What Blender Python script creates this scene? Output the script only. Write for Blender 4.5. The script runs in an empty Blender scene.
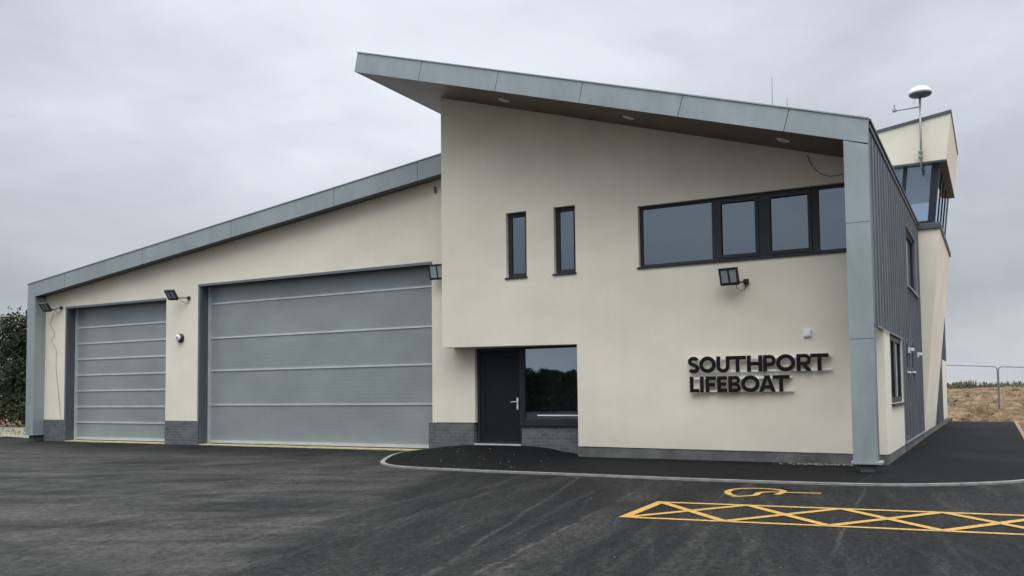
import bpy, bmesh, math, random
from mathutils import Vector, Matrix
from mathutils.geometry import tessellate_polygon
from mathutils import noise as mnoise
random.seed(7)
scene = bpy.context.scene
COL = scene.collection
R = math.radians

# ------------------------------------------------------------------ materials
def new_mat(name):
    m = bpy.data.materials.new(name); m.use_nodes = True
    nt = m.node_tree; b = nt.nodes['Principled BSDF']
    return m, nt, b
def N(nt, t, **k):
    n = nt.nodes.new(t)
    for a, v in k.items(): setattr(n, a, v)
    return n
def coords(nt, scale=(1, 1, 1), rot=(0, 0, 0)):
    tc = N(nt, 'ShaderNodeTexCoord'); g = N(nt, 'ShaderNodeNewGeometry'); mp = N(nt, 'ShaderNodeMapping')
    nt.links.new(g.outputs['Position'], mp.inputs['Vector'])
    mp.inputs['Scale'].default_value = scale; mp.inputs['Rotation'].default_value = rot
    return mp.outputs['Vector']
def noise(nt, vec, scale, detail=6, rough=.6, dist=0):
    n = N(nt, 'ShaderNodeTexNoise'); n.inputs['Scale'].default_value = scale
    n.inputs['Detail'].default_value = detail; n.inputs['Roughness'].default_value = rough
    n.inputs['Distortion'].default_value = dist
    nt.links.new(vec, n.inputs['Vector']); return n.outputs['Fac']
def ramp(nt, fac, stops):
    r = N(nt, 'ShaderNodeValToRGB'); cr = r.color_ramp
    while len(cr.elements) < len(stops): cr.elements.new(.5)
    for e, (p, c) in zip(cr.elements, stops):
        e.position = p; e.color = (c[0], c[1], c[2], 1) if hasattr(c, '__len__') else (c, c, c, 1)
    nt.links.new(fac, r.inputs['Fac']); return r.outputs['Color']
def mixc(nt, fac, a, b, mode='MIX'):
    m = N(nt, 'ShaderNodeMix', data_type='RGBA', blend_type=mode)
    for v, i in ((fac, 0), (a, 6), (b, 7)):
        if hasattr(v, 'is_linked') or hasattr(v, 'links'): nt.links.new(v, m.inputs[i])
        elif i == 0: m.inputs[i].default_value = v
        else: m.inputs[i].default_value = (v[0], v[1], v[2], 1)
    return m.outputs[2]
def bump(nt, b, h, strength=.3, dist=.01):
    n = N(nt, 'ShaderNodeBump'); n.inputs['Strength'].default_value = strength; n.inputs['Distance'].default_value = dist
    nt.links.new(h, n.inputs['Height']); nt.links.new(n.outputs['Normal'], b.inputs['Normal'])
def simple(name, c, rough=.6, metal=0, var=.12, nscale=2.5, bumps=0, bscale=60, streak=False, spec=None):
    m, nt, b = new_mat(name)
    v = coords(nt, (1, 1, .25) if streak else (1, 1, 1))
    f = noise(nt, v, nscale, 7, .62)
    dk = [x*(1-var) for x in c]; lt = [min(1, x*(1+var)) for x in c]
    nt.links.new(ramp(nt, f, [(.3, dk), (.7, lt)]), b.inputs['Base Color'])
    b.inputs['Roughness'].default_value = rough; b.inputs['Metallic'].default_value = metal
    if spec is not None: b.inputs['Specular IOR Level'].default_value = spec
    if bumps: bump(nt, b, noise(nt, coords(nt), bscale, 4), bumps)
    return m
M = {}
# cream render: fine grain, broad soft mottling and faint vertical weathering
def mk_render():
    m, nt, b = new_mat('cream_render')
    broad = noise(nt, coords(nt, (.6, .6, .9)), 1.0, 6, .6)
    streak = noise(nt, coords(nt, (3.5, 3.5, .18)), 1.3, 5, .6)
    fine = noise(nt, coords(nt), 45, 3, .6)
    c = ramp(nt, broad, [(.3, (.70, .655, .54)), (.7, (.80, .755, .63))])
    c = mixc(nt, ramp(nt, streak, [(.45, 0), (.75, .10)]), c, (.57, .56, .48))
    c = mixc(nt, ramp(nt, fine, [(.35, .12), (.6, 0)]), c, (.52, .51, .43))
    # splash marks just above the ground
    g = N(nt, 'ShaderNodeNewGeometry'); s = N(nt, 'ShaderNodeSeparateXYZ'); nt.links.new(g.outputs['Position'], s.inputs[0])
    mr = N(nt, 'ShaderNodeMapRange'); mr.inputs[1].default_value = .2; mr.inputs[2].default_value = .75; mr.inputs[3].default_value = .35; mr.inputs[4].default_value = 0
    nt.links.new(s.outputs['Z'], mr.inputs[0])
    mm = N(nt, 'ShaderNodeMath', operation='MULTIPLY'); nt.links.new(mr.outputs[0], mm.inputs[0]); nt.links.new(noise(nt, coords(nt), 6, 6, .7), mm.inputs[1])
    c = mixc(nt, mm.outputs[0], c, (.36, .35, .31))
    nt.links.new(c, b.inputs['Base Color']); b.inputs['Roughness'].default_value = .9; b.inputs['Specular IOR Level'].default_value = .2
    bump(nt, b, noise(nt, coords(nt), 90, 3), .25, .004)
    return m
M['render'] = mk_render()
def mk_zinc(name, c, streak=.2, rough=.42):
    m, nt, b = new_mat(name)
    a = noise(nt, coords(nt, (1, 1, .5)), 1.6, 7, .65, .4)
    d = noise(nt, coords(nt, (5, 5, .5)), 2.0, 5, .6)
    col = ramp(nt, a, [(.3, [x*.86 for x in c]), (.72, [x*1.14 for x in c])])
    col = mixc(nt, ramp(nt, d, [(.5, 0), (.8, streak)]), col, [x*1.35 for x in c])
    nt.links.new(col, b.inputs['Base Color']); b.inputs['Metallic'].default_value = .35
    nt.links.new(ramp(nt, a, [(.3, rough-.06), (.7, rough+.12)]), b.inputs['Roughness'])
    bump(nt, b, noise(nt, coords(nt, (1, 1, 1)), 1.5, 2), .12, .03)
    return m
M['zinc'] = mk_zinc('pale_zinc', (.305, .355, .37))
M['cladding'] = mk_zinc('slate_zinc', (.155, .175, .20))
M['lining'] = mk_zinc('slate_lining', (.105, .12, .142), .1, .5)
M['coping'] = simple('dark_coping', (.075, .085, .10), .5, .2)
M['soffit'] = simple('brown_soffit', (.135, .088, .072), .55, 0, .2, 1.2, streak=False)
M['frame'] = simple('anthracite_frame', (.020, .023, .030), .45, 0, .12, spec=.35)
M['door'] = simple('anthracite_door', (.009, .011, .016), .5, 0, .1, spec=.25)
M['black'] = simple('black_plastic', (.018, .018, .019), .5)
M['letter'] = simple('letter_black', (.006, .006, .006), .6, spec=.2)
M['steel'] = simple('brushed_steel', (.80, .80, .80), .4, .2)
M['white'] = simple('white_plastic', (.78, .78, .76), .5)
M['galv'] = simple('galvanised_tube', (.20, .205, .21), .55, .6)
M['mast'] = simple('mast_grey', (.30, .31, .33), .45, .4)
M['dark'] = simple('dark_interior', (.05, .05, .05), .9)
M['interior'] = simple('interior_plaster', (.6, .6, .6), .9)
M['rail'] = simple('door_rail', (.62, .66, .68), .35, .4)
M['threshold'] = simple('concrete_threshold', (.42, .36, .20), .9, 0, .35, 6, .4)
M['bark'] = simple('bark', (.07, .05, .035), .95, 0, .3, 8, .5, 30)
def mk_shutter():
    m, nt, b = new_mat('roller_shutter')
    a = noise(nt, coords(nt, (.5, .5, .8)), 1.2, 6, .6)
    c = ramp(nt, a, [(.3, (.25, .285, .293)), (.7, (.32, .358, .362))])
    dirt = noise(nt, coords(nt, (.35, 1, 5)), 1.6, 6, .7)
    c = mixc(nt, ramp(nt, dirt, [(.55, 0), (.8, .25)]), c, (.30, .31, .31))
    nt.links.new(c, b.inputs['Base Color']); b.inputs['Metallic'].default_value = .25; b.inputs['Roughness'].default_value = .42
    w = N(nt, 'ShaderNodeTexWave', wave_type='BANDS', bands_direction='Z', wave_profile='SIN')
    w.inputs['Scale'].default_value = 3.4; nt.links.new(coords(nt), w.inputs['Vector'])
    bump(nt, b, w.outputs['Fac'], .10, .005)
    return m
M['shutter'] = mk_shutter()
def mk_brick():
    m, nt, b = new_mat('blue_grey_brick')
    tc = N(nt, 'ShaderNodeNewGeometry'); s = N(nt, 'ShaderNodeSeparateXYZ'); nt.links.new(tc.outputs['Position'], s.inputs[0])
    ad = N(nt, 'ShaderNodeMath', operation='ADD'); nt.links.new(s.outputs['X'], ad.inputs[0]); nt.links.new(s.outputs['Y'], ad.inputs[1])
    cb = N(nt, 'ShaderNodeCombineXYZ'); nt.links.new(ad.outputs[0], cb.inputs[0]); nt.links.new(s.outputs['Z'], cb.inputs[1])
    br = N(nt, 'ShaderNodeTexBrick'); nt.links.new(cb.outputs[0], br.inputs['Vector'])
    br.inputs['Scale'].default_value = 1; br.inputs['Brick Width'].default_value = .225; br.inputs['Row Height'].default_value = .075
    br.inputs['Mortar Size'].default_value = .007; br.inputs['Bias'].default_value = -.1
    br.inputs['Color1'].default_value = (.075, .083, .09, 1); br.inputs['Color2'].default_value = (.12, .13, .138, 1)
    br.inputs['Mortar'].default_value = (.145, .148, .148, 1)
    c = mixc(nt, ramp(nt, noise(nt, coords(nt), 3.5, 6, .7), [(.45, 0), (.8, .4)]), br.outputs['Color'], (.21, .205, .19))
    nt.links.new(c, b.inputs['Base Color']); b.inputs['Roughness'].default_value = .8
    iv = N(nt, 'ShaderNodeMath', operation='SUBTRACT'); iv.inputs[0].default_value = 1; nt.links.new(br.outputs['Fac'], iv.inputs[1])
    bump(nt, b, iv.outputs[0], .5, .006)
    return m
M['brick'] = mk_brick()
def mk_glass(name, refl, tint):
    m = bpy.data.materials.new(name); m.use_nodes = True; nt = m.node_tree; nt.nodes.clear()
    o = N(nt, 'ShaderNodeOutputMaterial'); mx = N(nt, 'ShaderNodeMixShader'); t = N(nt, 'ShaderNodeBsdfTransparent'); g = N(nt, 'ShaderNodeBsdfGlossy')
    t.inputs[0].default_value = (*tint, 1); g.inputs['Roughness'].default_value = .015; g.inputs['Color'].default_value = (.76, .88, 1, 1)
    fr = N(nt, 'ShaderNodeFresnel'); fr.inputs[0].default_value = 1.5
    a = N(nt, 'ShaderNodeMath', operation='MULTIPLY_ADD'); nt.links.new(fr.outputs[0], a.inputs[0]); a.inputs[1].default_value = 1.2; a.inputs[2].default_value = refl; a.use_clamp = True
    bp = N(nt, 'ShaderNodeBump'); bp.inputs['Strength'].default_value = .05; bp.inputs['Distance'].default_value = .02
    nt.links.new(noise(nt, coords(nt), 1.1, 2), bp.inputs['Height']); nt.links.new(bp.outputs['Normal'], g.inputs['Normal'])
    nt.links.new(a.outputs[0], mx.inputs[0]); nt.links.new(t.outputs[0], mx.inputs[1]); nt.links.new(g.outputs[0], mx.inputs[2]); nt.links.new(mx.outputs[0], o.inputs[0])
    return m
M['glass'] = mk_glass('window_glass', .17, (.45, .5, .55))
M['glass_door'] = mk_glass('entrance_glass', .15, (.85, .88, .88))
M['glass_clear'] = mk_glass('lookout_glass', .16, (.80, .88, .94))
def math_n(nt, op, a, b=None, c=None, clamp=False):
    n = N(nt, 'ShaderNodeMath', operation=op); n.use_clamp = clamp
    for i, v in enumerate((a, b, c)):
        if v is None: continue
        if hasattr(v, 'links'): nt.links.new(v, n.inputs[i])
        else: n.inputs[i].default_value = v
    return n.outputs[0]
def gcoords(nt, ang, sx, sy, loc=(0, 0, 0)):
    """world position turned by ang, then scaled: noise stretched along a direction on the ground"""
    v = coords(nt, (1, 1, 1), (0, 0, ang)); mp = N(nt, 'ShaderNodeMapping'); nt.links.new(v, mp.inputs['Vector'])
    mp.inputs['Scale'].default_value = (sx, sy, 1); mp.inputs['Location'].default_value = loc; return mp.outputs['Vector']
def mk_asphalt(name, lo, hi, dust, dustamt, tracks=True):
    m, nt, b = new_mat(name)
    v = coords(nt); mt = lambda *a, **k: math_n(nt, *a, **k)
    fine = noise(nt, gcoords(nt, R(-25), 1, .45), 34, 5, .85)
    grit = noise(nt, gcoords(nt, 0, 1, .55), 17, 5, .85)
    blotch = noise(nt, gcoords(nt, R(-12), 1, .35), .55, 7, .62, .8)
    c = ramp(nt, fine, [(.36, lo), (.64, hi)])
    g = ramp(nt, grit, [(.40, .15), (.62, 1)])
    tot = mt('MULTIPLY', ramp(nt, blotch, [(.42, .04), (.70, .62*dustamt)]), g)
    if tracks:
        gp = N(nt, 'ShaderNodeNewGeometry'); sp = N(nt, 'ShaderNodeSeparateXYZ'); nt.links.new(gp.outputs['Position'], sp.inputs[0])
        X, Y = sp.outputs['X'], sp.outputs['Y']
        streak = noise(nt, gcoords(nt, R(-8), 2.1, .16), 1.3, 8, .75, .3)
        st2 = noise(nt, gcoords(nt, R(-20), 4.5, .22, (3, 1, 0)), 1.2, 7, .75, .3)
        tot = mt('ADD', tot, mt('MULTIPLY', mt('MULTIPLY', ramp(nt, streak, [(.52, 0), (.72, .75*dustamt)]), g), 1))
        tot = mt('ADD', tot, mt('MULTIPLY', ramp(nt, st2, [(.56, 0), (.72, .5*dustamt)]), g))
        # older, dustier surface in front of the boat doors
        wob = noise(nt, v, .9, 5, .6)
        d = mt('SUBTRACT', mt('MULTIPLY_ADD', Y, -.391, -3.32), X)
        d = mt('MULTIPLY_ADD', wob, 1.0, mt('ADD', d, -.5))
        mr = N(nt, 'ShaderNodeMapRange', interpolation_type='SMOOTHSTEP'); mr.inputs[1].default_value = -.15; mr.inputs[2].default_value = .45; nt.links.new(d, mr.inputs[0])
        near_door = N(nt, 'ShaderNodeMapRange', interpolation_type='SMOOTHSTEP'); near_door.inputs[1].default_value = 16.3; near_door.inputs[2].default_value = 13.2; nt.links.new(Y, near_door.inputs[0])
        zone = mt('MULTIPLY', mr.outputs[0], near_door.outputs[0])
        zn = noise(nt, gcoords(nt, R(62), 1, .4), 1.1, 8, .75, .6)
        zone = mt('MULTIPLY', zone, mt('MULTIPLY', ramp(nt, zn, [(.38, .02), (.60, .95)]), ramp(nt, grit, [(.36, .35), (.60, 1)])))
        tot = mt('ADD', tot, mt('MULTIPLY', zone, .72))
        for x0, y0, x1, y1, w_, k in ((-3.35, 5.78, -4.11, 10.89, .42, .55), (-4.15, 9.98, -4.40, 11.65, .035, .9), (-1.18, 6.83, -1.39, 9.87, .03, .8), (-3.86, 5.7, -4.19, 6.87, .05, .8), (-2.2, 6, -2.75, 10, .10, .6), (-5.6, 6, -6.0, 12, .3, .3), (.9, 7, .35, 13, .12, .5)):
            sl_ = (x1-x0)/(y1-y0)
            dd = mt('SUBTRACT', X, mt('MULTIPLY_ADD', Y, sl_, x0-sl_*y0))
            dd = mt('MULTIPLY_ADD', wob, .16, mt('ADD', dd, -.08))
            q = mt('DIVIDE', mt('ABSOLUTE', dd), w_); q = mt('SUBTRACT', 1, q, clamp=True)
            lon = ramp(nt, noise(nt, v, .45, 4, .6), [(.40, 0), (.60, 1)])
            tot = mt('ADD', tot, mt('MULTIPLY', mt('MULTIPLY', mt('MULTIPLY', q, k), lon), g))
    tot = mt('MULTIPLY', tot, 1, clamp=True)
    c = mixc(nt, tot, c, dust)
    vo = N(nt, 'ShaderNodeTexVoronoi', feature='F1'); vo.inputs['Scale'].default_value = 7; nt.links.new(v, vo.inputs['Vector'])
    sp2 = ramp(nt, vo.outputs['Distance'], [(.02, .7), (.05, 0)])
    kk = ramp(nt, noise(nt, v, 1.4, 4, .7), [(.58, 0), (.68, 1)])
    c = mixc(nt, mt('MULTIPLY', sp2, kk), c, (.13, .125, .115))
    nt.links.new(c, b.inputs['Base Color'])
    nt.links.new(ramp(nt, blotch, [(.3, .66), (.7, .85)]), b.inputs['Roughness'])
    b.inputs['Specular IOR Level'].default_value = .08
    bump(nt, b, mixc(nt, .5, fine, grit), .9, .018)
    return m
M['asphalt'] = mk_asphalt('worn_asphalt', (.001, .001, .0015), (.018, .018, .019), (.085, .082, .074), .75)
M['path'] = mk_asphalt('fresh_asphalt', (.002, .002, .0025), (.009, .009, .0095), (.05, .05, .048), .3, False)
M['kerb'] = simple('kerb_concrete', (.225, .222, .205), .9, 0, .3, 5, .4)
M['stone'] = simple('loose_stone', (.17, .165, .155), .9, 0, .4, 9)
M['plinth'] = simple('plinth_block', (.115, .115, .113), .9, 0, .4, 2.2, .5, 35)
M['edging'] = simple('edging_terracotta', (.26, .15, .11), .9, 0, .25, 4)
M['granite'] = simple('base_block', (.09, .09, .09), .9, 0, .3, 8, .4)
def mk_yellow():
    m, nt, b = new_mat('yellow_paint')
    w = noise(nt, coords(nt), 26, 6, .75)
    c = mixc(nt, ramp(nt, w, [(.43, 0), (.66, .85)]), (.50, .285, .045), (.10, .07, .03))
    nt.links.new(c, b.inputs['Base Color']); b.inputs['Roughness'].default_value = .7
    return m
M['yellow'] = mk_yellow()
def mk_terrain():
    m, nt, b = new_mat('sand_and_turf')
    v1 = coords(nt, (1, .35, 1))
    a = noise(nt, v1, .55, 8, .65, .5); f = noise(nt, v1, 2.6, 8, .8, .4); k = noise(nt, v1, 7, 5, .85)
    c = ramp(nt, a, [(.34, (.150, .098, .055)), (.5, (.245, .165, .100)), (.66, (.165, .108, .062))])
    c = mixc(nt, ramp(nt, f, [(.46, 0), (.58, .85)]), c, (.085, .058, .032))
    c = mixc(nt, ramp(nt, noise(nt, coords(nt, (.8, .3, 1)), 1.9, 8, .8, 1), [(.50, 0), (.60, .8)]), c, (.36, .255, .165))
    c = mixc(nt, ramp(nt, k, [(.56, 0), (.64, .8)]), c, (.06, .052, .03))
    nt.links.new(c, b.inputs['Base Color']); b.inputs['Roughness'].default_value = 1; b.inputs['Specular IOR Level'].default_value = .05
    bump(nt, b, mixc(nt, .5, f, k), 1, .25)
    return m
M['terrain'] = mk_terrain()
M['verge'] = simple('dry_verge', (.20, .19, .135), 1, 0, .4, 3.5, .6, 25)
def mk_leaf(name, stops):
    m, nt, b = new_mat(name)
    f = noise(nt, coords(nt), 1.3, 5, .75)
    nt.links.new(ramp(nt, f, stops), b.inputs['Base Color']); b.inputs['Roughness'].default_value = .75
    b.inputs['Specular IOR Level'].default_value = .2
    return m
M['leaf'] = mk_leaf('dark_foliage', [(.32, (.014, .022, .010)), (.52, (.032, .042, .018)), (.72, (.085, .07, .04))])
M['scrub'] = mk_leaf('dune_scrub', [(.3, (.05, .06, .03)), (.5, (.085, .09, .05)), (.7, (.17, .15, .095))])

# ------------------------------------------------------------------ geometry helpers
class MB:
    def __init__(s): s.v = []; s.f = []
    def add(s, vs, fs):
        o = len(s.v); s.v += [tuple(p) for p in vs]; s.f += [tuple(i+o for i in f) for f in fs]; return s
    def box(s, x0, x1, y0, y1, z0, z1):
        x0, x1 = sorted((x0, x1)); y0, y1 = sorted((y0, y1)); z0, z1 = sorted((z0, z1))
        return s.hexa([(x0, y0, z0), (x1, y0, z0), (x1, y1, z0), (x0, y1, z0), (x0, y0, z1), (x1, y0, z1), (x1, y1, z1), (x0, y1, z1)])
    def hexa(s, p):
        return s.add(p, [(3, 2, 1, 0), (4, 5, 6, 7), (0, 1, 5, 4), (1, 2, 6, 5), (2, 3, 7, 6), (3, 0, 4, 7)])
    def slab(s, loops, d0, d1, m):
        """extrude 2D loops (outer + holes) between depths; m(u, v, d) -> xyz"""
        flat = [Vector((a, b, 0)) for L in loops for a, b in L]
        tris = tessellate_polygon([[Vector((a, b, 0)) for a, b in L] for L in loops])
        n = len(flat); vs = [m(p.x, p.y, d0) for p in flat]+[m(p.x, p.y, d1) for p in flat]
        fs = [t for t in tris]+[tuple(i+n for i in reversed(t)) for t in tris]
        k = 0
        for L in loops:
            for i in range(len(L)):
                a = k+i; b = k+(i+1) % len(L); fs.append((a, b, b+n, a+n))
            k += len(L)
        return s.add(vs, fs)
    def tube(s, pts, r, n=8, caps=True):
        pts = [Vector(p) for p in pts]; rs = r if hasattr(r, '__len__') else [r]*len(pts)
        o = len(s.v); prev = None
        for i, p in enumerate(pts):
            t = (pts[min(i+1, len(pts)-1)]-pts[max(i-1, 0)]).normalized()
            a = prev if prev is not None else (Vector((0, 0, 1)) if abs(t.z) < .9 else Vector((1, 0, 0)))
            u = (a-t*a.dot(t)).normalized(); w = t.cross(u); prev = u
            for k in range(n):
                q = 2*math.pi*k/n; s.v.append(tuple(p+(u*math.cos(q)+w*math.sin(q))*rs[i]))
        for i in range(len(pts)-1):
            for k in range(n):
                a = o+i*n+k; b = o+i*n+(k+1) % n; s.f.append((a, b, b+n, a+n))
        if caps:
            s.f.append(tuple(o+k for k in reversed(range(n)))); e = o+(len(pts)-1)*n; s.f.append(tuple(e+k for k in range(n)))
        return s
    def lathe(s, c, prof, n=24, axis='z'):
        o = len(s.v)
        for r, h in prof:
            for k in range(n):
                q = 2*math.pi*k/n; a, b = r*math.cos(q), r*math.sin(q)
                s.v.append((c[0]+a, c[1]+b, c[2]+h) if axis == 'z' else (c[0]+a, c[1]-h, c[2]+b))
        for i in range(len(prof)-1):
            for k in range(n):
                a = o+i*n+k; b = o+i*n+(k+1) % n; s.f.append((a, b, b+n, a+n))
        s.f.append(tuple(o+k for k in range(n))); s.f.append(tuple(o+(len(prof)-1)*n+k for k in range(n)))
        return s
    def xf(s, mat, i0=0):
        for i in range(i0, len(s.v)): s.v[i] = tuple(mat @ Vector(s.v[i]))
        return s
    def build(s, name, mat, parent=None, bevel=0, smooth=False, label=None):
        root = parent; org = Vector((0, 0, 0))
        while root is not None: org += root.location; root = root.parent
        me = bpy.data.meshes.new(name); me.from_pydata([tuple(Vector(p)-org) for p in s.v], [], s.f)
        bm = bmesh.new(); bm.from_mesh(me); bmesh.ops.recalc_face_normals(bm, faces=bm.faces); bm.to_mesh(me); bm.free()
        me.materials.append(mat)
        if smooth:
            for p in me.polygons: p.use_smooth = True
        o = bpy.data.objects.new(name, me); COL.objects.link(o)
        if parent is not None: o.parent = parent
        if bevel:
            b = o.modifiers.new('bevel', 'BEVEL'); b.width = bevel; b.segments = 2; b.limit_method = 'ANGLE'
        if label: o['label'] = label
        return o
def tag(o, label, cat, group=None):
    o['label'] = label; o['category'] = cat
    if group: o['group'] = group
    return o
def thing(name, label, cat, loc, group=None):
    o = bpy.data.objects.new(name, None); COL.objects.link(o); o.location = loc; o.empty_display_size = .2
    return tag(o, label, cat, group)
def struct(o): o['kind'] = 'structure'; return o
XZ = lambda u, v, d: (u, d, v)      # slab facing the car park: depth along Y
YZ = lambda u, v, d: (d, u, v)      # slab facing the side path: depth along X
XY = lambda u, v, d: (u, v, d)
def rect(a, b, c, d): return [(a, c), (b, c), (b, d), (a, d)]

# ------------------------------------------------------------------ key dimensions (metres; front of station faces -Y)
YC = 14.98      # canopy fascia and corner column
YW = 16.465     # front wall of the tall block
YG = 16.96      # wall of the boat hall
YD = 17.30      # garage doors
YB = 38.6       # back of the building
XL, XR = -10.85, -1.662
def roof_top(x): return 5.66-.3047*(x+1.62)
def roof_bot(x): return 5.28-.301*(x+1.64)
def wing_top(x): return 4.86+.1248*(x+26.41)
def wing_bot(x): return 4.475+.1248*(x+26.03)

# ------------------------------------------------------------------ ground
def smooth(t): t = max(0, min(1, t)); return t*t*(3-2*t)
def terrain_z(x, y):
    z = -.14
    if y > 38.9:
        z += .40*smooth((y-38.9)/6)+1.02*smooth((y-44)/20) + .0*(y-46)
        z += .10*mnoise.noise(Vector((x*.22, y*.22, 1)))*smooth((y-40)/6)+.20*mnoise.noise(Vector((x*.8, y*.7, 4)))*smooth((y-39.5)/2)
    if y > 110: z -= 2.5*smooth((y-110)/120)
    if x < -27 and y > 17.9: z += .13*smooth((y-17.9)/1.0)
    return z
def grid_mesh(xs, ys, fz):
    m = MB(); nx = len(xs)
    m.v = [(x, y, fz(x, y)) for y in ys for x in xs]
    m.f = [(j*nx+i, j*nx+i+1, (j+1)*nx+i+1, (j+1)*nx+i) for j in range(len(ys)-1) for i in range(nx-1)]
    return m
def spread(a, b, n): return [a+(b-a)*i/n for i in range(n+1)]
xs = [-4000, -1500, -600, -300, -150, -80]+spread(-60, -30, 12)[:-1]+spread(-30, 30, 90)+[45, 80, 150, 300, 600, 1500, 4000]
ys = [-4000, -1200, -400, -150, -80, -40, -10, 5, 12]+spread(15, 38.8, 12)+spread(39, 60, 42)+spread(61, 90, 20)+[100, 110, 130, 160, 230, 400, 1000, 2500, 5000]
struct(grid_mesh(xs, ys, terrain_z).build('ground', M['terrain'], smooth=True))
def park_z(x, y):
    z = -.05
    z += .022*smooth((y-12.3)/.6)
    if x < -11.2: z += .015*smooth((y-13.5)/3.2)
    return z
struct(grid_mesh(spread(-70, 26, 96), spread(-22, 16.95, 60), park_z).build('car_park', M['asphalt'], smooth=True))
struct(MB().box(-70, -26.5, 16.95, 17.85, -.3, -.012).build('car_park_margin', M['asphalt']))
# strip of tarmac under the garage doors
struct(MB().box(-25.2, -11.3, 16.95, 17.6, -.3, -.014).build('garage_apron', M['asphalt']))
struct(grid_mesh(spread(-70, -26.6, 60), spread(17.86, 24, 12), lambda x, y: .0+.05*mnoise.noise(Vector((x*.7, y*.9, 3)))+.12*smooth((y-18)/5)).build('grass_verge', M['verge'], smooth=True))

# kerb line: from the brick pier round the nose, along the front, out to the side path
def catmull(P, n=10):
    out = []; P = [P[0]]+P+[P[-1]]
    for i in range(1, len(P)-2):
        a, b, c, d = [Vector((*p, 0)) for p in P[i-1:i+3]]
        for k in range(n):
            t = k/n
            q = .5*((2*b)+(c-a)*t+(2*a-5*b+4*c-d)*t*t+(3*b-a-3*c+d)*t*t*t); out.append((q.x, q.y))
    out.append(P[-1]); return out
KP = catmull([(-11.62, 16.93), (-11.55, 16.2), (-11.32, 15.3), (-10.92, 14.40), (-10.42, 13.65), (-9.60, 13.13), (-8.0, 12.98), (-6, 12.98), (-3.9, 12.96), (-1.7, 13.15), (-.6, 13.62), (.32, 14.5), (.72, 15.7)], 10)
def mound(x, y):
    w = math.exp(-((x+9.55)/1.45)**4) if x > -9.55 else math.exp(-((x+9.55)/1.9)**4)
    return .165*w*smooth((y-13.6)/3.0)
def off(P, d):
    out = []
    for i, p in enumerate(P):
        a = Vector(P[max(i-1, 0)]); b = Vector(P[min(i+1, len(P)-1)]); t = (b-a).normalized(); out.append((p[0]-t.y*d, p[1]+t.x*d))
    return out
def strip(P0, P1, fz, z_low, mat, name):
    m = MB(); n = len(P0)
    for a, b in zip(P0, P1): m.v += [(*a, z_low), (*a, fz(*a)), (*b, fz(*b)), (*b, z_low)]
    for i in range(n-1):
        for k in range(3): m.f.append((i*4+k, (i+1)*4+k, (i+1)*4+k+1, i*4+k+1))
    m.f.append((0, 1, 2, 3)); e = 4*(n-1); m.f.append((e+3, e+2, e+1, e))
    return struct(m.build(name, mat))
KI = off(KP, .088)
strip(KP, KI, lambda x, y: mound(x, y)+.004, -.3, M['kerb'], 'kerb')
# pavement: filled region inside the kerb, sampled finely so it carries the ramp to the entrance
def kerb_y(x):
    best = None
    for a, b in zip(KI, KI[1:]):
        if min(a[0], b[0]) <= x <= max(a[0], b[0]) and a[0] != b[0]:
            y = a[1]+(b[1]-a[1])*(x-a[0])/(b[0]-a[0]); best = y if best is None else min(best, y)
    return best
m = MB(); px = spread(-11.50, .60, 120); NY = 16
for x in px:
    y0 = kerb_y(x)
    if y0 is None: y0 = KI[-1][1] if x > 0 else KI[0][1]-.2
    y1 = 17.05 if x < -1.62 else 38.8
    for j in range(NY+1):
        y = y0+(y1-y0)*j/NY; m.v.append((x, y, mound(x, y)))
for i in range(len(px)-1):
    for j in range(NY):
        a = i*(NY+1)+j; m.f.append((a, a+NY+1, a+NY+2, a+1))
struct(m.build('pavement', M['path'], smooth=True))
struct(MB().box(.60, .70, 15.75, 38.85, -.3, .012).build('path_edging', M['edging']))
struct(MB().box(-1.6, .60, 38.8, 38.88, -.3, .008).build('path_end_edging', M['granite']))

# yellow markings (thin sheets 5 mm above the tarmac)
def ribbon(pts, w, z=-.045, closed=False):
    m = MB(); P = [Vector(p) for p in pts]; n = len(P); L = []
    for i in range(n):
        a = P[i-1] if (closed or i > 0) else P[i]; b = P[(i+1) % n] if (closed or i < n-1) else P[i]
        t = (b-a).normalized(); nn = Vector((-t.y, t.x)); L.append((P[i]+nn*w/2, P[i]-nn*w/2))
    for a, b in L: m.v += [(a.x, a.y, z), (b.x, b.y, z)]
    for i in range(n if closed else n-1):
        j = (i+1) % n; m.f.append((2*i, 2*j, 2*j+1, 2*i+1))
    return m
def near(t): return (-3.58+1.03*t, 9.08+.125*t)
def far(t): return (-3.68+1.04*t, 10.47+.125*t)
mk = MB()
def addto(a, b, dz): a.add([(x, y, z+dz) for x, y, z in b.v], b.f)
addto(mk, ribbon([near(0), near(6.5)], .09), 0)
addto(mk, ribbon([far(0), far(6.5)], .105), 0)
addto(mk, ribbon([(near(0)[0]-.03, near(0)[1]-.04), (far(0)[0], far(0)[1]+.05)], .11), .0010)
for i in range(6):
    addto(mk, ribbon([near(i), far(i+1)], .105), .0020)
    addto(mk, ribbon([far(i), near(i+1)], .105), .0030)
struct(mk.build('yellow_hatching_marking', M['yellow']))
sy = MB()
S1 = catmull([(-3.0, 11.50), (-3.11, 11.58), (-3.23, 11.91), (-3.22, 12.23), (-3.03, 12.44), (-2.77, 12.45), (-2.6, 12.33), (-2.54, 12.14), (-2.56, 11.82)], 6)
S2 = catmull([(-3.04, 11.38), (-2.93, 11.45), (-2.8, 11.63), (-2.81, 11.92), (-2.72, 12.08), (-2.53, 12.11)], 6)+[(-2.06, 12.18)]
addto(sy, ribbon(S1, .085), 0); addto(sy, ribbon(S2, .085), .001)
struct(sy.build('yellow_symbol_marking', M['yellow']))

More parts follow.
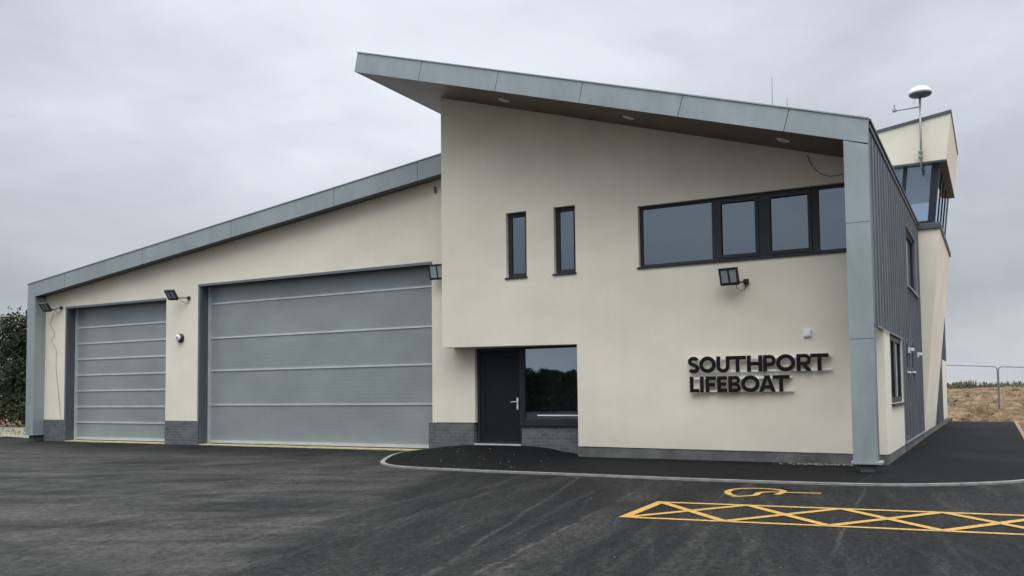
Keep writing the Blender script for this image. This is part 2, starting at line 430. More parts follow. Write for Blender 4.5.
struct(ribbon([(-1.60, 16.42), (-1.66, 15.4), (-1.74, 13.30)], .03, .004).build('pavement_seam', M['asphalt']))

# ------------------------------------------------------------------ the station
B = thing('lifeboat_station', 'cream rendered lifeboat station with split zinc roofs, two grey boat doors and lookout tower', 'building', (-10, 26, 0))
def part(mb, name, mat, bevel=0, **k): return mb.build(name, mat, B, bevel, **k)

# front wall of the tall block
SMALL = [(-9.18, -8.68), (-8.03, -7.53)]
outer = [(-7.53, .215), (XR, .185), (XR, roof_bot(XR)+.02), (XL, roof_bot(XL)+.02), (XL, 2.355), (-7.53, 2.315)]
holes = [rect(a, b, 3.81, 5.22) for a, b in SMALL]+[rect(-6.15, -1.98, 3.80, 5.03)]
part(MB().slab([outer]+holes, YW, YW+.30, XZ), 'front_wall', M['render'])
part(MB().box(XL+.003, XL+.30, YW+.305, YB-.3, 2.36, 6.0).slab([[(YW+.305, 6.0), (YB-.3, 6.0), (YB-.3, roof_bot(XL+.3)), (YW+.305, roof_bot(XL+.3))]], XL+.003, XL+.30, YZ), 'gable_wall', M['render'])
part(MB().box(XL+.02, -7.54, YW+.31, YG-.01, 2.40, 2.50), 'overhang_soffit', M['render'])
# plinth of the block front, and entrance wall below the overhang
part(MB().box(-7.545, XR-.01, YW+.012, YW+.30, -.2, .20), 'plinth', M['plinth'])
part(MB().box(-1.95, XR-.008, YW+.31, 38.55, -.2, .165).box(-1.72, XR+.012, 19.85, 25.38, .167, .20), 'plinth', M['plinth'])

# boat hall front wall with both door openings and the entrance opening
D1 = (-25.02, -20.52, 4.09); D2 = (-19.20, -11.46, 4.385)
outer = [(-26.06, .64), (D1[0], .64), (D1[0], D1[2]), (D1[1], D1[2]), (D1[1], .64), (D2[0], .64), (D2[0], D2[2]), (D2[1], D2[2]), (D2[1], .66),
         (-10.30, .66), (-10.30, 2.33), (-7.40, 2.33), (-7.40, 3.2), (XL+.35, 3.2), (XL+.35, wing_bot(XL)+.0), (XL, wing_bot(XL)+.02), (-26.06, wing_bot(-26.06)+.02)]
part(MB().slab([outer], YG, YG+.28, XZ), 'front_wall', M['render'])
for a, b in ((-26.05, D1[0]+.05), (D1[1]-.005, D2[0]+.005), (D2[1]-.10, -10.335)):
    part(MB().box(a, b, YG-.012, YG+.30, -.25, .645), 'plinth', M['brick'])
part(MB().box(-7.62, -7.53, YW+.305, YG+.2, .0, 2.31), 'entrance_reveal', M['render'])
# hall shell
part(MB().box(-26.40, -26.10, YG+.29, YB-.3, -.2, wing_bot(-26.1)), 'side_wall', M['cladding'])
part(MB().slab([[(-26.40, -.2), (XR-.06, -.2), (XR-.06, roof_bot(XR)), (XL, roof_bot(XL)), (XL, wing_bot(XL)), (-26.40, wing_bot(-26.4))]], YB-.29, YB-.02, XZ), 'back_wall', M['render'])

# roofs
part(MB().slab([[(-26.40, wing_bot(-26.4)+.03), (XL-.01, wing_bot(XL)+.03), (XL-.01, wing_top(XL)), (-26.40, wing_top(-26.4))]], YG-.34, YB, XZ), 'roof', M['cladding'])
wr = [o for o in COL.objects if o.name.startswith('roof')][-1]
fx = [-26.42, -24.6, -21.1, -17.6, -14.1, -11.60, XL-.02]
m = MB()
for i in range(len(fx)-1):
    a, b = fx[i]+(.006 if i else 0), fx[i+1]-(.006 if i < len(fx)-2 else 0)
    m.slab([[(a, wing_bot(a)), (b, wing_bot(b)), (b, wing_top(b)+.01), (a, wing_top(a)+.01)]], YG-.362, YG-.341, XZ)
m.build('fascia', M['zinc'], wr)
MB().slab([[(-26.43, wing_top(-26.43)+.012), (XL-.01, wing_top(XL)+.012), (XL-.01, wing_top(XL)+.035), (-26.43, wing_top(-26.43)+.035)]], YG-.38, YB, XZ).build('edge_trim', M['zinc'], wr)
# column at the far end of the hall
cz = [.21, 1.82, 3.82, 4.475]
m = MB()
for i in range(3): m.box(-26.43, -26.04, YG-.36, YG-.34, cz[i]+.004, cz[i+1]-.004)
part(m, 'column', M['zinc'])
part(MB().box(-26.425, -26.045, YG-.338, YG+.26, .21, 4.46), 'column', M['zinc'])
part(MB().box(-26.46, -26.0, YG-.39, YG+.1, .17, .207), 'column_flashing', M['zinc'])
part(MB().box(-26.36, -26.10, YG-.28, YG+.1, -.1, .168), 'column_base', M['granite'])

L0, L1 = -12.14, -12.05
slabpoly = [(L0+.03, roof_bot(L0+.03)+.03), (XR+.004, roof_bot(XR)+.03), (XR+.02, roof_top(XR)), (L1, roof_top(L1))]
mr_ = part(MB().slab([slabpoly], YC+.022, YB, XZ), 'roof', M['cladding'])
MB().slab([[(L0+.05, roof_bot(L0+.05)+.012), (XR-.02, roof_bot(XR-.02)+.012), (XR-.02, roof_bot(XR-.02)+.028), (L0+.05, roof_bot(L0+.05)+.028)]], YC+.024, YB-.01, XZ).build('soffit', M['soffit'], mr_)
jt = [(-12.05, -12.14), (-10.33, -10.44), (-8.48, -8.58), (-6.65, -6.74), (-4.70, -4.81), (-2.87, -2.97), (-1.635, -1.655)]
m = MB()
for i in range(len(jt)-1):
    (ta, ba), (tb, bb) = jt[i], jt[i+1]; g = .006
    ta += g*(i > 0); ba += g*(i > 0); tb -= g*(i < 5); bb -= g*(i < 5)
    m.slab([[(ba, roof_bot(ba)), (bb, roof_bot(bb)), (tb, roof_top(tb)+.012), (ta, roof_top(ta)+.012)]], YC, YC+.020, XZ)
m.build('fascia', M['zinc'], mr_)
MB().slab([[(L1-.01, roof_top(L1)+.013), (-1.632, roof_top(-1.632)+.013), (-1.632, roof_top(-1.632)+.035), (L1-.01, roof_top(L1)+.035)]], YC-.02, YB, XZ).build('edge_trim', M['zinc'], mr_)
MB().hexa([(L0, YC+.021, roof_bot(L0)), (L0+.028, YC+.021, roof_bot(L0)), (L0+.028, YB, roof_bot(L0)), (L0, YB, roof_bot(L0)),
           (L1-.005, YC+.021, roof_top(L1)+.01), (L1+.02, YC+.021, roof_top(L1)+.01), (L1+.02, YB, roof_top(L1)+.01), (L1-.005, YB, roof_top(L1)+.01)]).build('verge_fascia', M['zinc'], mr_)
# dark eaves gutter along the side
MB().box(-1.69, -1.620, YC+.03, YB, 5.53, 5.60).build('gutter', M['coping'], mr_, .006)
MB().box(-1.69, -1.606, YC+.03, YB, 5.645, 5.69).build('eaves_trim', M['coping'], mr_, .006)

# corner column
m = MB(); cz = [.175, 2.13, 4.015, 5.295]
for i in range(3):
    z1 = cz[i+1]-.004
    if i < 2: m.box(-2.03, -1.658, YC, YC+.02, cz[i]+.004, z1)
    else: m.slab([[(-2.03, cz[i]+.004), (-1.658, cz[i]+.004), (-1.658, 5.262), (-2.03, 5.385)]], YC, YC+.02, XZ)
part(m, 'column', M['zinc'])
part(MB().box(-2.025, -1.664, YC+.021, YC+.30, .175, 5.30), 'column', M['cladding'])
part(MB().box(-2.06, -1.60, YC-.035, YC+.34, .125, .172), 'column_flashing', M['zinc'], .006)
part(MB().box(-1.93, -1.72, YC+.03, YC+.24, -.1, .123), 'column_base', M['granite'], .01)

# side elevation
WU = (21.6, 24.35, 3.66, 5.07); SL = [(20.72, 21.22, 1.70, 2.39), (22.2, 22.62, 1.72, 2.42)]
side = [(YC+.021, 2.37), (19.88, 2.37), (19.88, .215), (25.38, .215), (25.38, 5.55), (YC+.021, 5.55)]
cl = part(MB().slab([side, rect(*WU)]+[rect(*s) for s in SL], -1.658, -1.75, YZ), 'side_cladding', M['cladding'])
m = MB(); y = 15.35
while y < 25.35:
    lo = 2.355 if y < 19.9 else .215
    segs = [(lo, 5.55)]
    for h in [WU]+SL:
        if h[0]-.03 < y < h[1]+.03:
            segs = [q for a, b in segs for q in ((a, min(b, h[2]-.04)), (max(a, h[3]+.02), b)) if q[1]-q[0] > .02]
    for a, b in segs: m.box(-1.659, -1.634, y-.011, y+.011, a, b)
    y += .43
m.build('standing_seam', M['cladding'], cl)
MB().box(-1.659, -1.63, 19.90, 25.36, .18, .212).build('base_flashing', M['zinc'], cl)
MB().box(-1.631, -1.635, YC+.31, 19.86, 2.335, 2.366).build('bottom_trim', M['cladding'], cl)
W1 = (17.45, 19.86, 1.05, 2.36)
part(MB().slab([[(YW+.302, .168), (19.875, .168), (19.875, 2.368), (YW+.302, 2.368)], rect(W1[0], W1[1], W1[2], W1[3]-.002)], XR-.002, XR-.22, YZ), 'side_wall', M['render'])
part(MB().slab([[(34.9, .168), (38.5, .168), (38.5, 2.37), (34.9, 2.37)]], XR, XR-.25, YZ), 'side_wall', M['render'])
cl2 = part(MB().slab([[(30.7, .168), (34.89, .168), (34.89, 2.372), (38.55, 2.372), (38.55, 5.52), (30.7, 5.52)]], -1.658, -1.85, YZ), 'side_cladding', M['cladding'])
m = MB(); y = 31
while y < 38.5: m.box(-1.659, -1.634, y-.011, y+.011, .17 if y < 34.9 else 2.38, 5.5); y += .43
m.build('standing_seam', M['cladding'], cl2)

# windows on the front: frame, panes, sill
def win_front(x0, x1, z0, z1, mulls, y, fr=.06, cas=()):
    loops = []; xs_ = [x0]+[v for mm in mulls for v in mm]+[x1]
    for i in range(0, len(xs_), 2): loops.append(rect(xs_[i]+(fr if i == 0 else 0), xs_[i+1]-(fr if i+2 == len(xs_) else 0), z0+fr, z1-fr))
    w = part(MB().slab([rect(x0, x1, z0, z1)]+loops, y, y+.07, XZ), 'window', M['frame'], .004)
    for i, L in enumerate(loops):
        a, b = L[0][0], L[1][0]; c, d = L[0][1], L[2][1]
        if i in cas:
            MB().slab([rect(a-.012, b+.012, c-.012, d+.012), rect(a+.055, b-.055, c+.06, d-.06)], y-.018, y-.002, XZ).build('casement', M['frame'], w, .004)
        MB().box(a-.005, b+.005, y+.035, y+.041, c-.005, d+.005).build('pane', M['glass'], w)
    MB().box(x0-.03, x1+.02, YW-.035, y-.003, z0-.035, z0-.004).build('sill', M['frame'], w, .003)
    return w
for a, b in SMALL: win_front(a+.002, b-.002, 3.812, 5.218, [], YW+.10, .085)
win_front(-6.148, -1.982, 3.802, 5.028, [(-4.68, -4.55), (-3.80, -3.62), (-2.84, -2.70)], YW+.10, .055, cas=(1, 2))
# side windows
def win_side(y0, y1, z0, z1, x, fr=.06, mulls=(), sillmat='frame'):
    ys_ = [y0]+[v for mm in mulls for v in mm]+[y1]; loops = []
    for i in range(0, len(ys_), 2): loops.append(rect(ys_[i]+(fr if i == 0 else 0), ys_[i+1]-(fr if i+2 == len(ys_) else 0), z0+fr, z1-fr))
    w = part(MB().slab([rect(y0, y1, z0, z1)]+loops, x, x-.06, YZ), 'window', M['frame'])
    for L in loops: MB().box(x-.035, x-.03, L[0][0]-.005, L[1][0]+.005, L[0][1]-.005, L[2][1]+.005).build('pane', M['glass'], w)
    MB().box(x+.002, -1.61, y0-.03, y1+.03, z0-.04, z0-.004).build('sill', M[sillmat], w)
    return w
win_side(WU[0]+.002, WU[1]-.002, WU[2]+.002, WU[3]-.002, -1.72, .08, (), 'zinc')
win_side(W1[0]+.002, W1[1]-.002, W1[2]+.002, W1[3]-.004, -1.70, .11, ((18.5, 18.72),))
for s in SL: win_side(s[0]+.002, s[1]-.002, s[2]+.002, s[3]-.002, -1.664, .09, (), 'white')
# interior of the block seen through the glass
part(MB().box(XL+.31, -1.80, YG+.3, 30, 3.05, 3.25).box(XL+.31, -1.80, 20.6, 20.75, 3.26, 5.2).box(XL+.31, -1.80, 20.6, 20.75, .2, 3.04).box(-10.5, -7.0, 19.3, 19.4, .17, 3.0).box(-10.5, -1.8, YG+.32, 30, .0, .14), 'interior_wall', M['interior'])

# garage doors
def garage(D, rails, name_label):
    x0, x1, zt = D
    d = part(MB().box(x0+.11, x1-.01, YD, YD+.05, .03, zt+.15), 'garage_door', M['shutter'], label=name_label)
    m = MB()
    for z in rails: m.box(x0+.12, x1-.015, YD-.022, YD-.002, z-.022, z+.022)
    m.build('door_rail', M['rail'], d)
    MB().box(x0+.12, x1-.015, YD-.03, YD-.002, .035, .115).build('bottom_bar', M['rail'], d)
    MB().box(x0+.085, x0+.108, YD-.09, YD+.05, -.01, zt-.02).build('guide_rail', M['rail'], d)
    MB().box(x1-.004, x1+.03, YD-.09, YD+.05, -.01, zt-.02).build('guide_rail', M['lining'], d)
    part(MB().box(x0+.002, x0+.08, YG+.012, YD+.06, -.01, zt-.003), 'door_lining', M['lining'])
    part(MB().box(x0-.02, x0+.045, YG-.014, YG+.010, .66, zt+.01), 'edge_trim', M['cladding'])
    part(MB().box(x0-.02, x1+.01, YG-.022, YG+.0-.002, zt-.035, zt+.03), 'edge_trim', M['cladding'])
    part(MB().box(x0+.09, x1-.002, YG+.03, YD+.05, zt-.0, zt+.10), 'door_lining', M['lining'])
    part(MB().box(x0+.05, x1+.02, YG-.03, YD+.04, -.2, .012), 'threshold', M['threshold'], .008)
garage(D1, [.56, 1.035, 1.525, 2.01, 2.50, 2.98, 3.475], 'smaller grey ribbed roller door')
garage(D2, [1.08, 2.025, 2.93, 3.885], 'large grey ribbed roller door')

# entrance: dark door, side light, brick below, threshold
ye = YG+.09
e = part(MB().slab([rect(-10.295, -9.125, .193, 2.328), rect(-10.23, -9.20, .23, 2.26)], ye, ye+.08, XZ), 'entrance_frame', M['frame'], .004)
dr = part(MB().slab([rect(-10.227, -9.203, .233, 2.257), rect(-10.09, -9.34, .36, 2.10)], ye+.018, ye+.06, XZ).box(-10.092, -9.338, ye+.030, ye+.05, .358, 2.102), 'entrance_door', M['door'], .004)
MB().box(-9.285, -9.245, ye+.004, ye+.017, .95, 1.21).build('handle_plate', M['steel'], dr, .004)
MB().tube([(-9.265, ye+.004, 1.125), (-9.265, ye-.045, 1.125), (-9.285, ye-.055, 1.125), (-9.40, ye-.055, 1.120)], .011, 10).build('handle', M['steel'], dr, smooth=True)
MB().lathe((-9.265, ye+.004, 1.0), [(.016, 0), (.016, .012), (.004, .016)], 14, 'y').build('lock', M['steel'], dr)
w = part(MB().slab([rect(-9.122, -7.56, .655, 2.328), rect(-9.075, -7.60, .745, 2.285)], ye, ye+.08, XZ), 'window', M['frame'], .004)
MB().box(-9.08, -7.595, ye+.03, ye+.036, .74, 2.29).build('pane', M['glass_door'], w)
MB().box(-8.76, -7.63, ye-.014, ye-.002, .815, .84).build('trickle_bar', M['white'], w)
MB().box(-9.15, -7.545, YG-.03, ye+.10, .60, .652).build('sill', M['frame'], w, .003)
part(MB().box(-9.12, -7.55, YG+.02, YG+.30, -.2, .598), 'plinth', M['brick'])
part(MB().box(-10.32, -9.125, YG-.035, ye+.10, .0, .19), 'threshold', M['rail'], .004)

# lookout tower
def tx(z): return -1.655+.0985*(z-.2)
T = part(MB().hexa([(-4.6, 25.76, .168), (tx(.168), 25.76, .168), (tx(.168), 30.66, .168), (-4.6, 30.66, .168),
                    (-4.6, 25.76, 5.58), (tx(5.58), 25.76, 5.58), (tx(5.58), 31.6, 5.58), (-4.6, 31.6, 5.58)]), 'lookout_tower', M['render'])
MB().box(-4.65, -1.09, 25.70, 31.66, 5.585, 5.74).build('coping', M['coping'], T, .01)
MB().box(-1.72, -1.105, 25.755, 31.5, 5.742, 5.93).hexa([(-4.5, 25.98, 5.745), (-1.25, 25.98, 5.745), (-1.25, 26.05, 5.745), (-4.5, 26.05, 5.745), (-4.5, 25.98, 5.95), (-1.23, 25.98, 5.95), (-1.23, 26.05, 5.95), (-4.5, 26.05, 5.95)]).build('lookout_sill', M['frame'], T) if False else None
def lean(x, z): return x+.108*(z-5.75)
def mullion(m, xa, xb, y0, y1, z0=5.745, z1=7.40, ly=-.06):
    f = lambda x, y, z: (lean(x, z), y+ly*(z-5.75), z)
    m.hexa([f(xa, y0, z0), f(xb, y0, z0), f(xb, y1, z0), f(xa, y1, z0), f(xa, y0, z1), f(xb, y0, z1), f(xb, y1, z1), f(xa, y1, z1)])
m = MB(); mullion(m, -1.43, -1.25, 26.02, 26.20)
for a in (-4.40, -3.1, -2.13): mullion(m, a, a+.10, 26.02, 26.12)
for yy in (27.2, 28.4, 29.6, 30.9): mullion(m, -1.262, -1.243, yy, yy+.09, ly=0)
for a in (-4.40, -2.9, -1.45): mullion(m, a, a+.12, 31.0, 31.1, ly=0)
mullion(m, -4.40, -1.25, 26.015, 26.125, 5.742, 5.86); mullion(m, -1.335, -1.245, 26.2, 31.0, 5.742, 5.86, 0)
mullion(m, -4.40, -1.30, 31.0, 31.1, 5.742, 5.86, 0)
m.build('lookout_frame', M['frame'], T)
m = MB(); mullion(m, -4.3, -1.44, 26.06, 26.068); m.build('lookout_pane', M['glass_clear'], T)
m = MB(); mullion(m, -1.268, -1.264, 26.2, 30.9, ly=0); m.build('lookout_pane', M['glass_clear'], T)
m = MB(); mullion(m, -4.3, -1.46, 31.05, 31.056, ly=0); m.build('lookout_pane', M['glass_clear'], T)
hx = lambda x, z: x+.115*(z-7.405)
zt = lambda x: 8.42+.152*(x+2.6)
MB().hexa([(-4.6, 25.75, 7.41), (-.912, 25.75, 7.41), (-.912, 30.9, 7.41), (-4.6, 30.9, 7.41),
           (-4.75, 25.70, zt(-4.75)-.09), (-.765, 25.70, zt(-.765)-.09), (-.765, 30.4, zt(-.765)-.09), (-4.75, 30.4, zt(-4.75)-.09)]).build('parapet', M['render'], T)
MB().hexa([(-4.78, 25.67, zt(-4.78)-.087), (-.745, 25.67, zt(-.745)-.087), (-.745, 30.43, zt(-.745)-.087), (-4.78, 30.43, zt(-4.78)-.087),
           (-4.78, 25.67, zt(-4.78)), (-.745, 25.67, zt(-.745)), (-.745, 30.43, zt(-.745)), (-4.78, 30.43, zt(-4.78))]).build('roof_coping', M['coping'], T)
MB().box(-4.6, -.90, 25.735, 30.91, 7.36, 7.407).build('parapet_soffit', M['coping'], T)
MB().box(-4.3, -1.5, 26.4, 30.8, 7.28, 7.357).build('ceiling', M['interior'], T)

for o_ in [T]+list(T.children):
    for v_ in o_.data.vertices: v_.co.y -= .36; v_.co.z *= .9885      # tower front stands level with the end of the slate cladding

# ------------------------------------------------------------------ things fixed to the building
# soffit downlights
for (x, y, lab) in ((-8.77, 15.71, 'round recessed downlight in brown soffit, nearest the roof tip'), (-6.00, 15.66, 'round recessed downlight midway along brown soffit'), (-3.12, 15.70, 'round recessed downlight in brown soffit above the wide window')):
    d = thing('downlight', lab, 'ceiling light', (x, y, roof_bot(x)), 'downlights in the canopy soffit')
    rot = Matrix.Translation((x, y, roof_bot(x)+.01)) @ Matrix.Rotation(math.atan(.301), 4, 'Y')
    MB().lathe((0, 0, 0), [(.115, .005), (.12, -.012), (.10, -.02), (.09, -.01)], 28).xf(rot).build('rim', M['white'], d, smooth=True)
    MB().lathe((0, 0, 0), [(.088, -.004), (.088, -.012)], 28).xf(rot).build('lens', M['rail'], d)

# LED floodlights
lampglass = simple('lamp_lens', (.33, .36, .40), .2)
def floodlight(hx_, hy, hz, w, h, yaw, tilt, roll, mount, label, box=False):
    f = thing('floodlight', label, 'floodlight', mount, 'twin lens floodlights on the walls')
    mat = Matrix.Translation((hx_, hy, hz)) @ Matrix.Rotation(yaw, 4, 'Z') @ Matrix.Rotation(tilt, 4, 'X') @ Matrix.Rotation(roll, 4, 'Y')
    m = MB().slab([rect(-w/2, w/2, -h/2, h/2), rect(-w/2+.03, -.014, -h/2+.05, h/2-.03), rect(.014, w/2-.03, -h/2+.05, h/2-.03)], -.035, .0, XZ).box(-w/2+.01, w/2-.01, .002, .045, -h/2+.01, h/2-.01)
    for k in range(6): m.box(-w/2+.03+k*(w-.07)/5.5, -w/2+.042+k*(w-.07)/5.5, .046, .075, -h/2+.03, h/2-.03)
    m.xf(mat).build('lamp_head', M['black'], f, .004)
    for s in (-1, 1):
        MB().box(min(s*.016, s*(w/2-.032)), max(s*.016, s*(w/2-.032)), -.022, -.012, -h/2+.052, h/2-.032).xf(mat).build('lens', lampglass, f)
    c = mat @ Vector((w/2+.0, .03, -h/2+.03)); mv = Vector(mount)
    MB().tube([tuple(c+Vector((-.06, 0, 0))), tuple(c+Vector((.03, .0, 0))), (mv.x, mv.y-.05, mv.z), (mv.x, mv.y+.0, mv.z)], .016, 8).build('bracket', M['black'], f)
    if box: MB().box(mv.x-.045, mv.x+.045, mv.y-.07, mv.y, mv.z-.05, mv.z+.05).build('junction_box', M['black'], f, .006)
    else: MB().lathe(tuple(mv), [(.05, 0), (.05, .05), (.03, .06)], 16, 'y').build('junction_box', M['black'], f)
    pts = [(mv.x, mv.y-.03, mv.z-.05), (mv.x-.03, mv.y-.03, mv.z-.13), (mv.x-.11, mv.y-.04, mv.z-.17), (mv.x-.18, mv.y-.08, mv.z-.10), (c.x-.05, c.y+.03, c.z)]
    MB().tube(pts, .006, 6).build('cable', M['black'], f)
    return f
floodlight(-4.27, 16.19, 3.45, .36, .33, R(-6), R(20), 0, (-4.015, YW, 3.36), 'black twin lens floodlight below the wide upper window', True)
floodlight(-19.93, 16.64, 4.14, .32, .32, R(6), R(40), R(3), (-19.58, YG, 4.06), 'black twin lens floodlight high between the two boat doors')
floodlight(-25.58, 16.64, 4.12, .31, .32, R(6), R(42), R(3), (-25.24, YG, 4.10), 'black twin lens floodlight near the far end column beside smaller door')
floodlight(-11.14, 16.72, 4.12, .40, .36, R(10), R(14), 0, (-10.93, YG, 4.06), 'black twin lens floodlight tucked in the corner beside large boat door')

# alarm sounder, white sensor box, loose cables
a = thing('alarm_sounder', 'small round white alarm sounder with dark rim between boat doors', 'alarm', (-19.9, YG, 2.95))
MB().lathe((-19.9, YG, 2.95), [(.125, 0), (.125, .05), (.105, .07)], 24, 'y').build('base_ring', M['black'], a)
MB().lathe((-19.92, YG-.071, 2.96), [(.09, 0), (.085, .035), (.05, .05)], 24, 'y').build('cover', M['white'], a, smooth=True)
MB().box(-19.945, -19.905, YG-.128, YG-.119, 2.93, 2.99).build('badge', M['black'], a)
s = thing('sensor_box', 'small white square sensor box on cream wall above the lettering', 'sensor box', (-2.94, YW, 2.34))
MB().box(-3.01, -2.875, YW-.045, YW, 2.28, 2.41).build('casing', M['white'], s, .01)
MB().box(-2.985, -2.895, YW-.052, YW-.046, 2.30, 2.36).build('cover', M['white'], s, .003)
tag(MB().tube([(p[0], YW-.012, p[1]) for p in catmull([(-2.858, 5.60), (-2.775, 5.39), (-2.64, 5.24), (-2.47, 5.165), (-2.26, 5.18), (-2.05, 5.3)], 5)], .0055, 6).build('cable', M['coping']),
    'thin dark cable looping across cream wall under the soffit beside corner column', 'cable')
cp = catmull([(-25.63, 3.95), (-25.78, 3.62), (-25.57, 3.33), (-25.71, 3.06), (-25.47, 2.8), (-25.45, 2.18), (-25.33, 1.56), (-25.22, .9), (-25.12, .5), (-25.10, .02)], 6)
tag(MB().tube([(x, YG-.022, z) for x, z in cp], .005, 6).build('cable', M['galv']), 'thin grey cable wriggling down the narrow cream wall left of the smaller boat door', 'cable')
tag(MB().box(-11.35, -11.31, YG-.05, YG, 6.02, 6.17).build('wall_vent_pipe', M['coping'], bevel=.008), 'small dark outlet pipe on cream wall just under the lower roof', 'outlet pipe')
# white lamps on the side cladding
for y, z, lab in ((21.30, 2.17, 'small white wall lamp between the two slit windows on slate cladding'), (23.7, 2.15, 'small white wall lamp on slate cladding beyond the slit windows')):
    l = thing('wall_lamp', lab, 'wall lamp', (-1.63, y, z), 'small white lamps on the side cladding')
    MB().box(-1.658, -1.61, y-.05, y+.05, z-.06, z+.06).build('back_plate', M['white'], l, .005)
    MB().box(-1.609, -1.54, y-.06, y+.06, z-.02, z+.05).build('hood', M['white'], l, .01)

# lettering
U = .0029; 
def arc(cx, cz_, rx, rz, a0, a1, n=20): return [(cx+rx*math.cos(R(a0+(a1-a0)*i/n)), cz_+rz*math.sin(R(a0+(a1-a0)*i/n))) for i in range(n+1)]
def glyph(ch, w, h=104, t=25):
    if ch == 'L': return [[[(0, 0), (w, 0), (w, t*.9), (t, t*.9), (t, h), (0, h)]]]
    if ch == 'I': return [[rect(0, t, 0, h)]]
    if ch == 'F': return [[[(0, 0), (t, 0), (t, 38), (w*.9, 38), (w*.9, 61), (t, 61), (t, h-23), (w, h-23), (w, h), (0, h)]]]
    if ch == 'E': return [[[(0, 0), (w, 0), (w, 23), (t, 23), (t, 41), (w*.92, 41), (w*.92, 63), (t, 63), (t, h-23), (w, h-23), (w, h), (0, h)]]]
    if ch == 'T': c = w/2; return [[[(c-t/2, 0), (c+t/2, 0), (c+t/2, h-24), (w, h-24), (w, h), (0, h), (0, h-24), (c-t/2, h-24)]]]
    if ch == 'H': return [[[(0, 0), (t, 0), (t, 40), (w-t, 40), (w-t, 0), (w, 0), (w, h), (w-t, h), (w-t, 63), (t, 63), (t, h), (0, h)]]]
    if ch == 'O': return [[arc(w/2, h/2, w/2, h/2+2, 0, 360, 40)[:-1], arc(w/2, h/2, w/2-t, h/2-24, 0, 360, 40)[:-1]]]
    if ch == 'U': return [[[(0, h)]+arc(w/2, w/2-4, w/2, w/2-2, 180, 360)+[(w, h), (w-t, h)]+arc(w/2, w/2-4, w/2-t, w/2-26, 360, 180)+[(t, h)]]]
    if ch in 'PR':
        b0 = 33; r = (h-b0)/2; outer = [(0, 0), (t, 0), (t, b0)]
        if ch == 'R': outer = [(0, 0), (t, 0), (t, b0), (w*.40, b0), (w-t*1.15, 0), (w+3, 0), (w*.70, b0+3)]+arc(w-r-2, b0+r, r, r, -70, 90)+[(0, h)]
        else: outer = [(0, 0), (t, 0), (t, b0)]+arc(w-r, b0+r, r, r, -90, 90)+[(0, h)]
        hole = [(t, b0+23)]+arc(w-r-2, b0+r, r-22, r-23, -90, 90, 10)+[(t, h-23)]
        return [[outer, hole]]
    if ch == 'B':
        r1 = 29; r2 = 26
        outer = [(0, 0)]+arc(w-r1, r1, r1, r1, -90, 80)+arc(w-r2-4, h-r2, r2, r2, -75, 90)+[(0, h)]
        h1 = [(t, 21)]+arc(w-r1-2, 31, r1-21, 9, -90, 90, 8)+[(t, 40)]
        h2 = [(t, 63)]+arc(w-r2-6, 73, r2-20, 9, -90, 90, 8)+[(t, 82)]
        return [[outer, h1, h2]]
    if ch == 'A': return [[[(0, 0), (t, 0), (t+8, 20), (w-t-8, 20), (w-t, 0), (w, 0), (w/2+15, h), (w/2-15, h)], [(w/2-13, 41), (w/2+13, 41), (w/2, 78)]]]
    if ch == 'S':
        path = arc(w*.50, 74, w*.34, 20, 25, 230, 18)+arc(w*.50, 30, w*.35, 20, 55, -155, 18)
        P = [Vector(p) for p in path]; Lf, Rt = [], []
        for i, p in enumerate(P):
            q = (P[min(i+1, len(P)-1)]-P[max(i-1, 0)]).normalized(); nn = Vector((-q.y, q.x)); Lf.append(tuple(p+nn*12.5)); Rt.append(tuple(p-nn*12.5))
        return [[Lf+Rt[::-1]]]
sign = thing('wall_lettering', 'black raised capital letters in two lines on steel rails, fixed to cream wall', 'lettering', (-3.9, YW, 1.3))
def line(text, pos, x0, x1, z0, zh, total):
    k = (x1-x0)/total
    for ch, (a, b) in zip(text, pos):
        for loops in glyph(ch, b-a):
            LL = [[(x0+(a-50+p)*k, z0+q/104*zh) for p, q in L] for L in loops]
            MB().slab(LL, YW-.106, YW-.100, XZ).build('letter', M['letter'], sign)
            MB().slab([[(p, q) for p, q in L] for L in LL], YW-.0995, YW-.059, XZ).build('letter_return', M['steel'], [o for o in sign.children][-1])
line('SOUTHPORT', [(50, 127), (128, 238), (243, 330), (326, 436), (442, 540), (545, 625), (626, 745), (752, 842), (836, 945)], -5.150, -2.575, 1.665, .305, 895)
line('LIFEBOAT', [(60, 122), (128, 155), (165, 235), (241, 306), (313, 393), (395, 512), (506, 610), (592, 695)], -5.150, -2.526, 1.295, .300, 895)
for z0, xe in ((1.685, -2.53), (1.93, -2.54), (1.315, -3.20), (1.56, -3.22)):
    MB().box(-5.13, xe, YW-.058, YW-.034, z0-.018, z0+.018).box(-5.0, -4.98, YW-.033, YW, z0-.01, z0+.01).box(xe-.06, xe-.04, YW-.033, YW, z0-.01, z0+.01).build('rail', M['steel'], sign)

